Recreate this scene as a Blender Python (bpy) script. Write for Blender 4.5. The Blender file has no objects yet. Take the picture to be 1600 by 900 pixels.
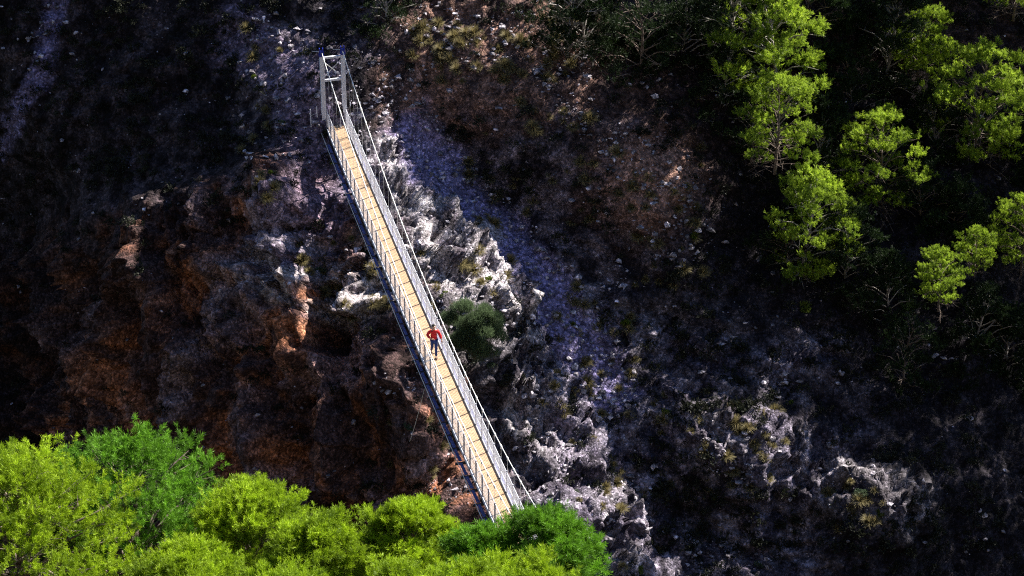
import bpy, bmesh, math, random
import numpy as np
from mathutils import Vector, Matrix
from mathutils.bvhtree import BVHTree
random.seed(7); rng = np.random.default_rng(11)
PI = math.pi
scn = bpy.context.scene
COL = scn.collection

# ------------------------------------------------------------------ camera
F_PX = 3887.0; PITCH = math.radians(29.748)
cam_d = bpy.data.cameras.new('camera'); cam = bpy.data.objects.new('camera', cam_d); COL.objects.link(cam)
cam_d.sensor_width = 36; cam_d.lens = F_PX/1600*36; cam_d.clip_start = 0.5; cam_d.clip_end = 3000
cam.location = (0, 0, 0); cam.rotation_euler = (PI/2-PITCH, 0, 0); scn.camera = cam
CP, SP = math.cos(PITCH), math.sin(PITCH)
def ray(px, py):
    """direction through a point of the picture (1600x900)"""
    a = (px-800)/F_PX; b = -(py-450)/F_PX
    return np.array([a, CP+b*SP, -SP+b*CP])
def to_px(P):
    P = np.asarray(P, float)
    d = P[..., 1]*CP-P[..., 2]*SP; u = P[..., 1]*SP+P[..., 2]*CP
    return 800+F_PX*P[..., 0]/d, 450-F_PX*u/d
SUN_EL = math.radians(40); 
SUN = np.array([.79*math.cos(SUN_EL), .613*math.cos(SUN_EL), math.sin(SUN_EL)]); SUN /= np.linalg.norm(SUN)

# ------------------------------------------------------------------ helpers
def link(o, parent=None):
    COL.objects.link(o)
    if parent is not None: o.parent = parent
    return o
def tag(o, label=None, cat=None, group=None, kind=None):
    if label: o['label'] = label
    if cat: o['category'] = cat
    if group: o['group'] = group
    if kind: o['kind'] = kind
    return o
def empty(name, loc, rz=0):
    o = bpy.data.objects.new(name, None); o.location = loc; o.rotation_euler = (0, 0, rz); o.empty_display_size = .2
    return link(o)
def mesh_np(name, V, Fc, mat=None, smooth=False, attrs=None):
    """mesh from arrays; Fc is (n,3) or (n,4)"""
    V = np.ascontiguousarray(V, dtype=np.float32); Fc = np.ascontiguousarray(Fc, dtype=np.int32)
    me = bpy.data.meshes.new(name); k = Fc.shape[1]
    me.vertices.add(len(V)); me.vertices.foreach_set('co', V.ravel())
    me.loops.add(Fc.size); me.loops.foreach_set('vertex_index', Fc.ravel())
    me.polygons.add(len(Fc)); me.polygons.foreach_set('loop_start', np.arange(0, Fc.size, k, dtype=np.int32))
    me.polygons.foreach_set('use_smooth', np.full(len(Fc), smooth))
    me.update(calc_edges=True)
    for an, av in (attrs or {}).items():
        av = np.asarray(av, dtype=np.float32)
        if av.ndim == 1:
            a = me.attributes.new(an, 'FLOAT', 'POINT'); a.data.foreach_set('value', av)
        else:
            a = me.attributes.new(an, 'FLOAT_COLOR', 'POINT')
            a.data.foreach_set('color', np.concatenate([av, np.ones((len(av), 1), np.float32)], 1).ravel())
    if mat: me.materials.append(mat)
    return me
class MB:
    def __init__(s): s.v = []; s.f = []
    def add(s, vs, fs):
        n = len(s.v); s.v += [tuple(v) for v in vs]; s.f += [tuple(n+i for i in f) for f in fs]
    def box8(s, c):
        s.add(c, [(0,3,2,1),(4,5,6,7),(0,1,5,4),(1,2,6,5),(2,3,7,6),(3,0,4,7)])
    def bar(s, a, b, w, h, up=(0,0,1)):
        a = Vector(a); b = Vector(b); d = (b-a).normalized(); up = Vector(up)
        if abs(d.dot(up)) > .98: up = Vector((math.cos(.2488), math.sin(.2488), 0))
        r = d.cross(up).normalized(); u = r.cross(d).normalized(); r = r*w/2; u = u*h/2
        s.box8([a-r-u, a+r-u, a+r+u, a-r+u, b-r-u, b+r-u, b+r+u, b-r+u])
    def tube(s, pts, rad, n=6, cap=True):
        pts = [Vector(p) for p in pts]; rings = []; base = len(s.v)
        for i, p in enumerate(pts):
            d = (pts[min(i+1, len(pts)-1)]-pts[max(i-1, 0)]).normalized()
            up = Vector((0,0,1)) if abs(d.z) < .95 else Vector((1,0,0))
            r = d.cross(up).normalized(); u = r.cross(d)
            R = rad[i] if isinstance(rad, (list, tuple)) else rad
            s.v += [tuple(p+(r*math.cos(2*PI*k/n)+u*math.sin(2*PI*k/n))*R) for k in range(n)]
        for i in range(len(pts)-1):
            for k in range(n):
                a = base+i*n+k; b = base+i*n+(k+1) % n
                s.f.append((a, b, b+n, a+n))
        if cap:
            s.f.append(tuple(base+k for k in reversed(range(n)))); s.f.append(tuple(base+(len(pts)-1)*n+k for k in range(n)))
    def build(s, name, mat, parent=None, smooth=False, off=(0,0,0)):
        me = bpy.data.meshes.new(name)
        me.from_pydata([(v[0]-off[0], v[1]-off[1], v[2]-off[2]) for v in s.v], [], s.f); me.update()
        if smooth: me.polygons.foreach_set('use_smooth', [True]*len(me.polygons))
        me.materials.append(mat)
        return link(bpy.data.objects.new(name, me), parent)

# ------------------------------------------------------------------ noise (numpy)
_perm = rng.permutation(512).astype(np.int64); _g = rng.normal(size=(512, 3)); _g /= np.linalg.norm(_g, axis=1)[:, None]
def _h(i, j, k): return _perm[(_perm[(_perm[i & 511]+j) & 511]+k) & 511]
def perlin(P):
    I = np.floor(P).astype(np.int64); f = P-I; u = f*f*f*(f*(f*6-15)+10); out = 0
    for dx in (0, 1):
        for dy in (0, 1):
            for dz in (0, 1):
                g = _g[_h(I[:, 0]+dx, I[:, 1]+dy, I[:, 2]+dz)]
                d = ((f-np.array([dx, dy, dz]))*g).sum(1)
                w = (u[:, 0] if dx else 1-u[:, 0])*(u[:, 1] if dy else 1-u[:, 1])*(u[:, 2] if dz else 1-u[:, 2])
                out = out+d*w
    return out*1.6
def fbm(P, sc, oct=4, gain=.5, ridged=False):
    a = 1.0; s = 0; P = P/sc
    for o in range(oct):
        n = perlin(P+o*17.3)
        s = s+a*((1-2*np.abs(n)) if ridged else n); a *= gain; P = P*2.07
    return s
def worley(P):
    """nearest, second nearest distance and cell id value"""
    I = np.floor(P).astype(np.int64); d1 = np.full(len(P), 9.); d2 = np.full(len(P), 9.); idv = np.zeros(len(P)); vec = np.zeros_like(P)
    for dx in (-1, 0, 1):
        for dy in (-1, 0, 1):
            for dz in (-1, 0, 1):
                h = _h(I[:, 0]+dx, I[:, 1]+dy, I[:, 2]+dz)
                c = I+np.array([dx, dy, dz])+.5+.45*_g[h]
                dv = P-c; d = np.sqrt((dv**2).sum(1))
                new = d < d1
                d2 = np.where(new, d1, np.minimum(d2, d)); idv = np.where(new, h/512., idv); vec[new] = dv[new]; d1 = np.where(new, d, d1)
    return d1, d2, idv, vec
def sstep(a, b, x):
    t = np.clip((x-a)/(b-a), 0, 1); return t*t*(3-2*t)

# ------------------------------------------------------------------ materials
def new_mat(name):
    m = bpy.data.materials.new(name); m.use_nodes = True; nt = m.node_tree
    return m, nt, nt.nodes['Principled BSDF']
def N(nt, t, **kw):
    n = nt.nodes.new(t)
    for k, v in kw.items():
        if k in n.inputs.keys() if hasattr(n.inputs, 'keys') else False: n.inputs[k].default_value = v
        else: setattr(n, k, v)
    return n
def simple(name, col, rough=.6, metal=0, var=.12, scale=3, bump=0):
    m, nt, b = new_mat(name); b.inputs['Roughness'].default_value = rough; b.inputs['Metallic'].default_value = metal
    tc = nt.nodes.new('ShaderNodeTexCoord'); no = nt.nodes.new('ShaderNodeTexNoise'); no.inputs['Scale'].default_value = scale; no.inputs['Detail'].default_value = 5
    nt.links.new(tc.outputs['Object'], no.inputs['Vector'])
    r = nt.nodes.new('ShaderNodeValToRGB'); r.color_ramp.elements[0].position = .3; r.color_ramp.elements[1].position = .7
    r.color_ramp.elements[0].color = (*[c*(1-var) for c in col], 1); r.color_ramp.elements[1].color = (*[min(1, c*(1+var)) for c in col], 1)
    nt.links.new(no.outputs['Fac'], r.inputs[0]); nt.links.new(r.outputs[0], b.inputs['Base Color'])
    if bump:
        bp_ = nt.nodes.new('ShaderNodeBump'); bp_.inputs['Strength'].default_value = bump; bp_.inputs['Distance'].default_value = .02
        nt.links.new(no.outputs['Fac'], bp_.inputs['Height']); nt.links.new(bp_.outputs[0], b.inputs['Normal'])
    return m
M_GALV = simple('galvanised_steel', (.74, .75, .82), .5, 0, .06, 4)
M_GALVD = simple('galvanised_side_plate', (.42, .46, .55), .5, .2, .15, 3)
M_POST = simple('backlit_post_steel', (.30, .31, .36), .6, .2, .15, 4)  # darker than the other galvanised parts: backlit side put into the colour
M_PLATE = simple('skylit_side_plate', (.035, .055, .21), .55, 0, .25, 2)  # galvanised plate; blue sky light under the deck put into its colour
M_DARK = simple('dark_steel_edge_shade', (.02, .02, .03), .6, 0, .2, 3)  # cross beams, and the strip that stands for shade at the deck edge
M_CABLE = simple('bright_cable', (.75, .74, .72), .5, .1, .08, 8)
M_BLUE = simple('blue_paint', (.015, .03, .30), .4, 0, .15, 4)
M_CONC = simple('concrete', (.34, .30, .28), .9, 0, .25, 2.5, .6)
M_BARK = simple('pine_bark', (.16, .12, .10), .95, 0, .4, 6, .8)
M_DEAD = simple('dead_twigs', (.30, .27, .25), .9, 0, .3, 6)
M_RUST = simple('rock_anchor_rope', (.3, .25, .2), .9)

def wood_mat():
    m, nt, b = new_mat('deck_timber'); b.inputs['Roughness'].default_value = .75
    at = nt.nodes.new('ShaderNodeAttribute'); at.attribute_name = 'tone'
    tc = nt.nodes.new('ShaderNodeTexCoord'); mp = nt.nodes.new('ShaderNodeMapping'); mp.inputs['Scale'].default_value = (1.5, 18, 18)
    no = nt.nodes.new('ShaderNodeTexNoise'); no.inputs['Scale'].default_value = 1.6; no.inputs['Detail'].default_value = 6
    nt.links.new(tc.outputs['Object'], mp.inputs[0]); nt.links.new(mp.outputs[0], no.inputs['Vector'])
    r = nt.nodes.new('ShaderNodeValToRGB'); r.color_ramp.elements[0].position = .2; r.color_ramp.elements[1].position = .85
    r.color_ramp.elements[0].color = (.45, .285, .16, 1); r.color_ramp.elements[1].color = (.62, .43, .27, 1)
    mx = nt.nodes.new('ShaderNodeMix'); mx.data_type = 'RGBA'; mx.blend_type = 'MULTIPLY'; mx.inputs[0].default_value = 1
    ad = nt.nodes.new('ShaderNodeMath'); ad.operation = 'ADD'
    sc_ = nt.nodes.new('ShaderNodeMath'); sc_.operation = 'MULTIPLY'; sc_.inputs[1].default_value = .5
    nt.links.new(no.outputs['Fac'], sc_.inputs[0]); nt.links.new(sc_.outputs[0], ad.inputs[0])
    s2 = nt.nodes.new('ShaderNodeMath'); s2.operation = 'MULTIPLY'; s2.inputs[1].default_value = .5
    nt.links.new(at.outputs['Fac'], s2.inputs[0]); nt.links.new(s2.outputs[0], ad.inputs[1])
    nt.links.new(ad.outputs[0], r.inputs[0]); nt.links.new(r.outputs[0], b.inputs['Base Color'])
    return m
M_WOOD = wood_mat()

def rock_mat():
    m, nt, b = new_mat('mountain_rock'); b.inputs['Roughness'].default_value = .95; b.inputs['Specular IOR Level'].default_value = .15
    at = nt.nodes.new('ShaderNodeAttribute'); at.attribute_name = 'ground_colour'
    tc = nt.nodes.new('ShaderNodeTexCoord')
    n1 = nt.nodes.new('ShaderNodeTexNoise'); n1.inputs['Scale'].default_value = 2.2; n1.inputs['Detail'].default_value = 9; n1.inputs['Roughness'].default_value = .68
    nt.links.new(tc.outputs['Object'], n1.inputs['Vector'])
    r1 = nt.nodes.new('ShaderNodeValToRGB'); r1.color_ramp.elements[0].position = .34; r1.color_ramp.elements[1].position = .66
    r1.color_ramp.elements[0].color = (.38, .36, .36, 1); r1.color_ramp.elements[1].color = (1.45, 1.45, 1.5, 1)
    nt.links.new(n1.outputs['Fac'], r1.inputs[0])
    mx = nt.nodes.new('ShaderNodeMix'); mx.data_type = 'RGBA'; mx.blend_type = 'MULTIPLY'; mx.inputs[0].default_value = 1
    nt.links.new(at.outputs['Color'], mx.inputs[6]); nt.links.new(r1.outputs[0], mx.inputs[7])
    # pale gravel and broken stones
    v = nt.nodes.new('ShaderNodeTexVoronoi'); v.inputs['Scale'].default_value = 8; v.inputs['Randomness'].default_value = 1
    nt.links.new(tc.outputs['Object'], v.inputs['Vector'])
    r2 = nt.nodes.new('ShaderNodeValToRGB'); r2.color_ramp.interpolation = 'CONSTANT'
    r2.color_ramp.elements[0].color = (.45, .45, .45, 1); r2.color_ramp.elements[0].position = 0
    e = r2.color_ramp.elements.new(.45); e.color = (.95, .95, .95, 1); r2.color_ramp.elements[-1].position = .8; r2.color_ramp.elements[-1].color = (1.9, 1.85, 1.9, 1)
    sp = nt.nodes.new('ShaderNodeSeparateColor'); nt.links.new(v.outputs['Color'], sp.inputs[0]); nt.links.new(sp.outputs[0], r2.inputs[0])
    mx2 = nt.nodes.new('ShaderNodeMix'); mx2.data_type = 'RGBA'; mx2.blend_type = 'MULTIPLY'; mx2.inputs[0].default_value = .75
    nt.links.new(mx.outputs[2], mx2.inputs[6]); nt.links.new(r2.outputs[0], mx2.inputs[7]); nt.links.new(mx2.outputs[2], b.inputs['Base Color'])
    wn = nt.nodes.new('ShaderNodeTexNoise'); wn.inputs['Scale'].default_value = 1.1; wn.inputs['Detail'].default_value = 5; nt.links.new(tc.outputs['Object'], wn.inputs['Vector'])
    va = nt.nodes.new('ShaderNodeVectorMath'); va.operation = 'MULTIPLY_ADD'; va.inputs[1].default_value = (1.4, 1.4, 1.4); nt.links.new(wn.outputs['Color'], va.inputs[0]); nt.links.new(tc.outputs['Object'], va.inputs[2])
    mp = nt.nodes.new('ShaderNodeMapping'); mp.inputs['Rotation'].default_value = (0, .5, 0); mp.inputs['Scale'].default_value = (1.5, 1.2, .55); nt.links.new(va.outputs[0], mp.inputs[0])
    vc = nt.nodes.new('ShaderNodeTexVoronoi'); vc.feature = 'DISTANCE_TO_EDGE'; vc.inputs['Scale'].default_value = 1.0; nt.links.new(mp.outputs[0], vc.inputs['Vector'])
    rc = nt.nodes.new('ShaderNodeValToRGB'); rc.color_ramp.elements[0].position = .0; rc.color_ramp.elements[0].color = (.25, .25, .25, 1); rc.color_ramp.elements[1].position = .055; rc.color_ramp.elements[1].color = (1, 1, 1, 1)
    nt.links.new(vc.outputs['Distance'], rc.inputs[0])
    mc_ = nt.nodes.new('ShaderNodeMix'); mc_.data_type = 'RGBA'; mc_.blend_type = 'MULTIPLY'; mc_.inputs[0].default_value = .8
    nt.links.new(mx2.outputs[2], mc_.inputs[6]); nt.links.new(rc.outputs[0], mc_.inputs[7]); nt.links.new(mc_.outputs[2], b.inputs['Base Color'])
    n2 = nt.nodes.new('ShaderNodeTexNoise'); n2.inputs['Scale'].default_value = 6; n2.inputs['Detail'].default_value = 8; n2.inputs['Roughness'].default_value = .7
    nt.links.new(tc.outputs['Object'], n2.inputs['Vector'])
    ad = nt.nodes.new('ShaderNodeMath'); ad.operation = 'MULTIPLY_ADD'; ad.inputs[1].default_value = -.6
    nt.links.new(v.outputs['Distance'], ad.inputs[0]); nt.links.new(n2.outputs['Fac'], ad.inputs[2])
    bp_ = nt.nodes.new('ShaderNodeBump'); bp_.inputs['Strength'].default_value = 1; bp_.inputs['Distance'].default_value = .12
    nt.links.new(ad.outputs[0], bp_.inputs['Height']); nt.links.new(bp_.outputs[0], b.inputs['Normal'])
    return m
M_ROCK = rock_mat()

def leaf_mat(name, c0, c1, trans, rough=.6):
    """needle foliage: two greens by clump, part of the light passes through"""
    m, nt, b = new_mat(name); nt.nodes.remove(b); out = nt.nodes['Material Output']
    at = nt.nodes.new('ShaderNodeAttribute'); at.attribute_name = 'tone'
    r = nt.nodes.new('ShaderNodeValToRGB'); r.color_ramp.elements[0].color = (*c0, 1); r.color_ramp.elements[1].color = (*c1, 1)
    nt.links.new(at.outputs['Fac'], r.inputs[0])
    d = nt.nodes.new('ShaderNodeBsdfPrincipled'); d.inputs['Roughness'].default_value = rough; d.inputs['Specular IOR Level'].default_value = .25
    t = nt.nodes.new('ShaderNodeBsdfTranslucent'); mx = nt.nodes.new('ShaderNodeMixShader'); mx.inputs[0].default_value = trans
    nt.links.new(r.outputs[0], d.inputs['Base Color']); nt.links.new(r.outputs[0], t.inputs['Color'])
    nt.links.new(d.outputs[0], mx.inputs[1]); nt.links.new(t.outputs[0], mx.inputs[2]); nt.links.new(mx.outputs[0], out.inputs['Surface'])
    return m
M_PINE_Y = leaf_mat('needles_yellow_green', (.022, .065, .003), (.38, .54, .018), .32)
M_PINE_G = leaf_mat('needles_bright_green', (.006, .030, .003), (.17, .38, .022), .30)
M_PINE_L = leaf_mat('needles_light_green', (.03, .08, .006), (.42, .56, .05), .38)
M_PINE_D = leaf_mat('needles_shaded_green', (.008, .016, .006), (.022, .042, .010), .25)  # for the shaded pines: their shade is put into a darker colour
M_GRASS = leaf_mat('dry_grass', (.10, .085, .035), (.34, .28, .13), .35)
M_SHRUB = leaf_mat('grey_green_shrub', (.05, .075, .04), (.14, .19, .11), .3)
M_SHRUBG = leaf_mat('green_shrub', (.06, .09, .01), (.15, .20, .02), .3)
M_BROOM = leaf_mat('broom_green', (.05, .08, .04), (.16, .22, .11), .35)

# ------------------------------------------------------------------ terrain
E0 = np.array([-9.8, 125.5, -62.9]); SLOPE = math.radians(49.5); CT = 1/math.tan(SLOPE)
def on_plane(px, py, off=0.0):
    """point of the mean hillside seen through a picture point, moved 'off' metres towards the viewer"""
    d = ray(px, py)
    # y = 125.5 - off + (z+62.9)*CT
    k = (E0[1]-off-E0[2]*CT)/(d[1]-d[2]*CT)
    return d*k
CTRL = [ # px, py, offset towards the viewer
 (0,0,-5),(200,0,-5),(400,0,-3.6),(560,20,-2.2),(700,20,-3.0),(850,40,-2.6),(1000,50,-2.6),(1250,60,-3.5),(1500,60,-9),(1700,60,-12),
 (0,180,-7),(150,150,-6),(300,150,-3.5),(430,120,-1.4),(440,220,-.5),(510,190,.9),(560,190,.6),(520,130,.3),(640,150,-1.0),(760,160,.1),(900,180,.5),(1050,200,-.6),(1250,250,-3.5),(1400,220,-6),(1600,250,-10),
 (0,350,-11),(120,330,-7),(250,330,-4),(380,320,-1.0),(470,300,.8),(530,260,1.5),(570,250,2.3),(620,240,.2),(690,260,-2.6),(800,280,-1.6),(900,300,-.6),(1000,300,.9),(1080,300,0),(1200,380,-3.5),(1400,400,-5.5),(1600,420,-8),
 (0,500,-16),(80,450,-11),(160,420,-5.5),(300,450,-3),(400,420,-1.0),(480,400,1.3),(560,370,3.2),(630,340,3.7),(660,330,2.6),(725,360,-1.6),(790,390,-2.2),(880,400,-1.4),(980,400,-.9),(1080,420,0),(1200,500,-2.0),(1400,520,-4),(1600,560,-7),
 (0,650,-20),(100,600,-14),(200,560,-6.5),(280,560,-3.5),(360,560,-1.8),(430,480,.5),(520,480,2.5),(600,470,4.0),(690,430,5.0),(750,450,3.0),(815,480,-.6),(880,500,.3),(960,520,-.5),(1060,560,-1.2),(1200,640,-.6),(1400,640,-3),(1600,700,-5),
 (200,700,-9),(320,680,-4),(420,640,0),(520,600,3.0),(620,600,4.8),(720,580,5.2),(800,600,3.2),(860,580,2.0),(930,620,1.2),(1020,640,0),(1130,680,2.0),(1180,700,2.0),(1300,740,.4),
 (300,850,-9),(450,780,-1.5),(600,740,2.0),(700,720,4.0),(790,700,6.0),(860,690,6.6),(910,720,5.2),(960,760,2.8),(1040,780,1.2),(1120,800,1.0),(1240,760,.6),(1340,770,2.4),(1400,800,1.8),(1480,740,-1.6),
 (400,950,-6),(600,900,2),(760,900,4.0),(880,860,6.6),(960,880,5.6),(1060,900,3.2),(1200,900,1.4),(1350,900,1.4),(1500,880,-1.5),(1650,900,-4),
 (-100,300,-13),(-100,600,-22),(1700,250,-12),(1700,600,-9),(800,1050,6),(1100,1050,4),(1400,1050,1),(400,1050,-6),(0,1000,-24),
]
_cp = np.array([on_plane(a, b, 0) for a, b, o in CTRL]); _co = np.array([o for a, b, o in CTRL])
# thin plate spline in (x, z*1.25)
_cc = np.stack([_cp[:, 0], _cp[:, 2]*1.25], 1)
def _phi(r2): return .5*r2*np.log(r2+1e-9)
_A = _phi(((_cc[:, None]-_cc[None])**2).sum(2)); n_ = len(_cc)
_K = np.zeros((n_+3, n_+3)); _K[:n_, :n_] = _A+np.eye(n_)*.6; _K[:n_, n_] = 1; _K[:n_, n_+1:] = _cc; _K[n_, :n_] = 1; _K[n_+1:, :n_] = _cc.T
_w = np.linalg.solve(_K, np.concatenate([_co, [0, 0, 0]]))
def spline(x, z):
    q = np.stack([x, z*1.25], 1); out = np.zeros(len(q))
    for s in range(0, len(q), 60000):
        qq = q[s:s+60000]; r2 = ((qq[:, None]-_cc[None])**2).sum(2)
        out[s:s+60000] = _phi(r2)@_w[:n_]+_w[n_]+qq@_w[n_+1:]
    return out
X0, X1, Z0, Z1, STEP = -42.0, 46.0, -92.0, -40.0, .115
def base_y(x, z):
    # keep the spline inside the controlled area, hold its edge value outside
    xc = np.clip(x, -36, 36); zc = np.clip(z, -84, -53.5)
    return E0[1]+(z-E0[2])*CT+np.maximum(0, z+56.5)*.55-spline(xc, zc)
def seg_dist(px, py, pts):
    """distance in picture px to a polyline and the position along it 0..1"""
    best = np.full(px.shape, 1e9); pos = np.zeros(px.shape); n = len(pts)-1
    for i in range(n):
        ax, ay = pts[i]; bx, by = pts[i+1]; L2 = (bx-ax)**2+(by-ay)**2
        t = np.clip(((px-ax)*(bx-ax)+(py-ay)*(by-ay))/L2, 0, 1)
        d = np.hypot(px-ax-t*(bx-ax), py-ay-t*(by-ay))
        k = d < best; best = np.where(k, d, best); pos = np.where(k, (i+t)/n, pos)
    return best, pos
def make_terrain():
    xs = np.arange(X0, X1, STEP); zs = np.arange(Z0, Z1, STEP*.9)
    XX, ZZ = np.meshgrid(xs, zs); sh = XX.shape
    cxs = np.arange(X0-1, X1+2, .8); czs = np.arange(Z0-1, Z1+2, .8)   # the smooth part on a coarse grid, then interpolated
    CX, CZ = np.meshgrid(cxs, czs); CY = base_y(CX.ravel(), CZ.ravel()).reshape(CX.shape)
    fx = (XX-cxs[0])/.8; fz = (ZZ-czs[0])/.8; ix = fx.astype(int); iz = fz.astype(int); fx -= ix; fz -= iz
    YY = (CY[iz, ix]*(1-fx)*(1-fz)+CY[iz, ix+1]*fx*(1-fz)+CY[iz+1, ix]*(1-fx)*fz+CY[iz+1, ix+1]*fx*fz)
    gz, gx = np.gradient(YY, STEP*.9, STEP)
    nrm = np.stack([gx, -np.ones(sh), gz], -1)   # faces the viewer (-y)
    nrm /= np.linalg.norm(nrm, axis=-1)[..., None]
    P = np.stack([XX, YY, ZZ], -1).reshape(-1, 3); nrm = nrm.reshape(-1, 3)
    px, py = to_px(P)
    # how rocky / how smooth each area of the hillside is
    cliff = sstep(250, 380, py+ .25*(px-300))*sstep(720, 560, px-.45*(py-500))*sstep(950, 850, py)   # brown rock face, left
    cliff = np.clip(cliff, 0, 1); rough = sstep(790, 880, px)*sstep(1420, 1250, px)*sstep(430, 540, py+.12*(1000-px))*np.clip(.55+.9*fbm(P+61, 4.5, 3), 0, 1)
    scree, _ = seg_dist(px, py, [(640,195),(660,240),(705,300),(780,380),(850,450),(900,520),(940,600)])
    scree = sstep(54, 20, scree+24*fbm(P, 3., 3))
    crag, _ = seg_dist(px, py, [(618,275),(642,315),(680,400),(740,440),(790,560),(830,660),(880,700),(880,780),(960,850)])
    crag = sstep(100, 28, crag)
    crag2, _ = seg_dist(px, py, [(1090,660),(1180,700),(1300,760),(1400,790)])
    crag = np.maximum(crag, .7*sstep(75, 25, crag2))
    crag3, _ = seg_dist(px, py, [(470,420),(560,480),(600,430)])
    crag = np.maximum(crag, .8*sstep(80, 30, crag3))
    crag = np.maximum(crag, .42*rough)
    crag_c = crag*np.clip(.66+.35*sstep(520, 440, py)+1.1*fbm(P+21, 2.6, 4), 0, 1)  # upper crag whitened: its sunlit glare goes into the colour
    upper = sstep(250, 120, py+.12*(px-800))*sstep(560, 640, px)
    # displacement along the normal
    d = fbm(P, 9., 3)*.75
    furrow_dir = np.array([.55, 0, -1.]); furrow_dir /= np.linalg.norm(furrow_dir)
    Q = P-(P@furrow_dir)[:, None]*furrow_dir*.72
    d += cliff*(fbm(P-(P@furrow_dir)[:, None]*furrow_dir*.82, 5.0, 6, .55, True)*1.7+fbm(P+70, 5., 4, .5, True)*.5)
    perp = np.array([1, 0, .55]); perp /= np.linalg.norm(perp); cc = (P@perp+1.5*fbm(P+33, 7., 3)+.35*fbm(P+12, 1.6, 3))/4.1; fr_ = cc-np.floor(cc)
    d += cliff*(np.where(fr_ < .68, fr_/.68, (1-fr_)/.32)**1.4*1.9-.8)
    cc = (P@perp+1.1*fbm(P+53, 4., 3))/1.35; fr_ = cc-np.floor(cc); d += cliff*np.where(fr_ < .6, fr_/.6, (1-fr_)/.4)*.42
    d += (1-cliff)*fbm(P, 2.6, 5, .55, True)*(.22+.55*crag)*(1-.8*scree)
    w1, w2, wid, wv = worley(P/np.array([1.7, 1.5, 1.15])+.3*np.stack([fbm(P, 1.6, 2), fbm(P+40, 1.6, 2), fbm(P+80, 1.6, 2)], 1))
    block = (wid-.5)*1.2+(wv*np.stack([np.cos(wid*40), -.5+0*wid, np.sin(wid*40)], 1)).sum(1)*.9-.35*sstep(.12, 0, w2-w1)
    d += block*(.10+.62*crag+.2*cliff)*(1-.9*scree)*(1-.5*upper)
    w1, w2, wid, wv = worley(P/.48+.25*np.stack([fbm(P, .6, 2), fbm(P+40, .6, 2), fbm(P+80, .6, 2)], 1))
    b2 = (wid-.5)*1.0+(wv*np.stack([np.cos(wid*50), -.3+0*wid, np.sin(wid*50)], 1)).sum(1)*.8-.3*sstep(.15, 0, w2-w1)
    d += b2*(.07+.17*crag+.08*cliff)*(1-.6*scree)
    d += fbm(P, .5, 3, .6)*(.07+.06*crag)
    # ledges on the main slope: small steps whose tops catch the sun
    lz = (P[:, 2]+.8*fbm(P, 5., 3)+.25*P[:, 0])/1.9; fr = lz-np.floor(lz)
    d += (sstep(0, .25, fr)*(1-fr))*(.15+.35*crag+.1*cliff)*(1-scree)
    # no rock may stand in the bridge's landing
    tb = np.hypot(P[:, 0]+9.9, (P[:, 2]+62.6)*1.0)
    d = d*sstep(.6, 3.2, tb)-.5*sstep(3.2, .6, tb)
    P2 = P+nrm*d[:, None]
    # ---- colours of the ground, with some sunlight and shade put in
    n1 = fbm(P, 5., 4)[:, None]; n2 = fbm(P+50, 1.3, 4)[:, None]; n3 = fbm(P-(P@furrow_dir)[:, None]*furrow_dir*.90, 1.5, 6, .68)[:, None]; n4 = fbm(P+90, 3.2, 4)[:, None]
    grey = np.array([.16, .135, .16]); pale = np.array([.58, .54, .54])*(1.35-.65*sstep(460, 620, py)+.25*sstep(1000, 1080, px))[:, None]; brown = np.array([.44, .185, .095]); dbrown = np.array([.085, .050, .045])  # pale rock brightened where sunlit, on upper crag and right ledges
    red = np.array([.34, .20, .15]); dark = np.array([.017, .014, .018]); lilac = np.array([.24, .21, .37])
    def mix(a, b, t): return a*(1-t)+b*t
    c = mix(dark+0*n1, grey, np.clip(.25+1.2*n2+.4*n1, 0, 1))
    c = mix(c, mix(red, np.array([.09, .055, .045]), np.clip(.5+1.3*n2, 0, 1)), upper[:, None]*.85)
    redp = np.exp(-(((px-1020)/75)**2+((py-275)/75)**2))[:, None]; c = mix(c, red, np.clip(redp*1.5, 0, 1)*.95)
    cb = mix(dbrown, brown, np.clip(.18+1.1*n3+.8*n4, 0, 1)); cb = mix(cb, np.array([.30, .22, .23]), np.clip((n1-.05)*2.2, 0, .75)*np.clip(.6+n3, 0, 1))
    strip, _ = seg_dist(px, py, [(450,330),(405,430),(365,540),(325,640),(345,760)]); cb = mix(cb, np.array([.34, .26, .27])*(1+.5*n3), (sstep(30, 8, strip+14*fbm(P, 2., 2))*.75)[:, None])  # lit diagonal band of the cliff, painted as a lighter strip
    c = mix(c, cb, cliff[:, None])
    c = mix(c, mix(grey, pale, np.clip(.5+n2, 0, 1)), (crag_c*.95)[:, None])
    c = mix(c, mix(np.array([.10, .085, .12]), np.array([.36, .32, .40]), np.clip(.4+1.3*n2, 0, 1)), (rough*.75)[:, None])
    c = mix(c, lilac*1.1, (scree*.9)[:, None])
    shade_right = (sstep(900, 1150, px-.3*(py-400))*(1-.7*crag))[:, None]; c = mix(c, dark*.8, shade_right*(1-.8*rough[:, None])*.8*(1-np.clip(redp*1.4, 0, 1)))  # shade of the right slope put into the ground colour
    shade_left = (sstep(420, 300, px+.2*(py-200))*sstep(480, 300, py))[:, None]; c = mix(c, np.array([.024, .017, .018])*(1+n2), shade_left*.75)  # upper left darkened to stand for its shade
    gorge = (sstep(270, 90, px+.15*(py-400))*sstep(300, 420, py))[:, None]; c = mix(c, np.array([.016, .013, .014])+0*c, gorge*.85)  # deep shadow of the left gorge painted into the ground
    tw, _ = seg_dist(px, py, [(390,70),(470,120),(520,300),(490,380)]); c = mix(c, lilac*np.array([1.1, 1, .8]), (sstep(75, 30, tw+25*fbm(P, 3., 3))*.6)[:, None])
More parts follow.
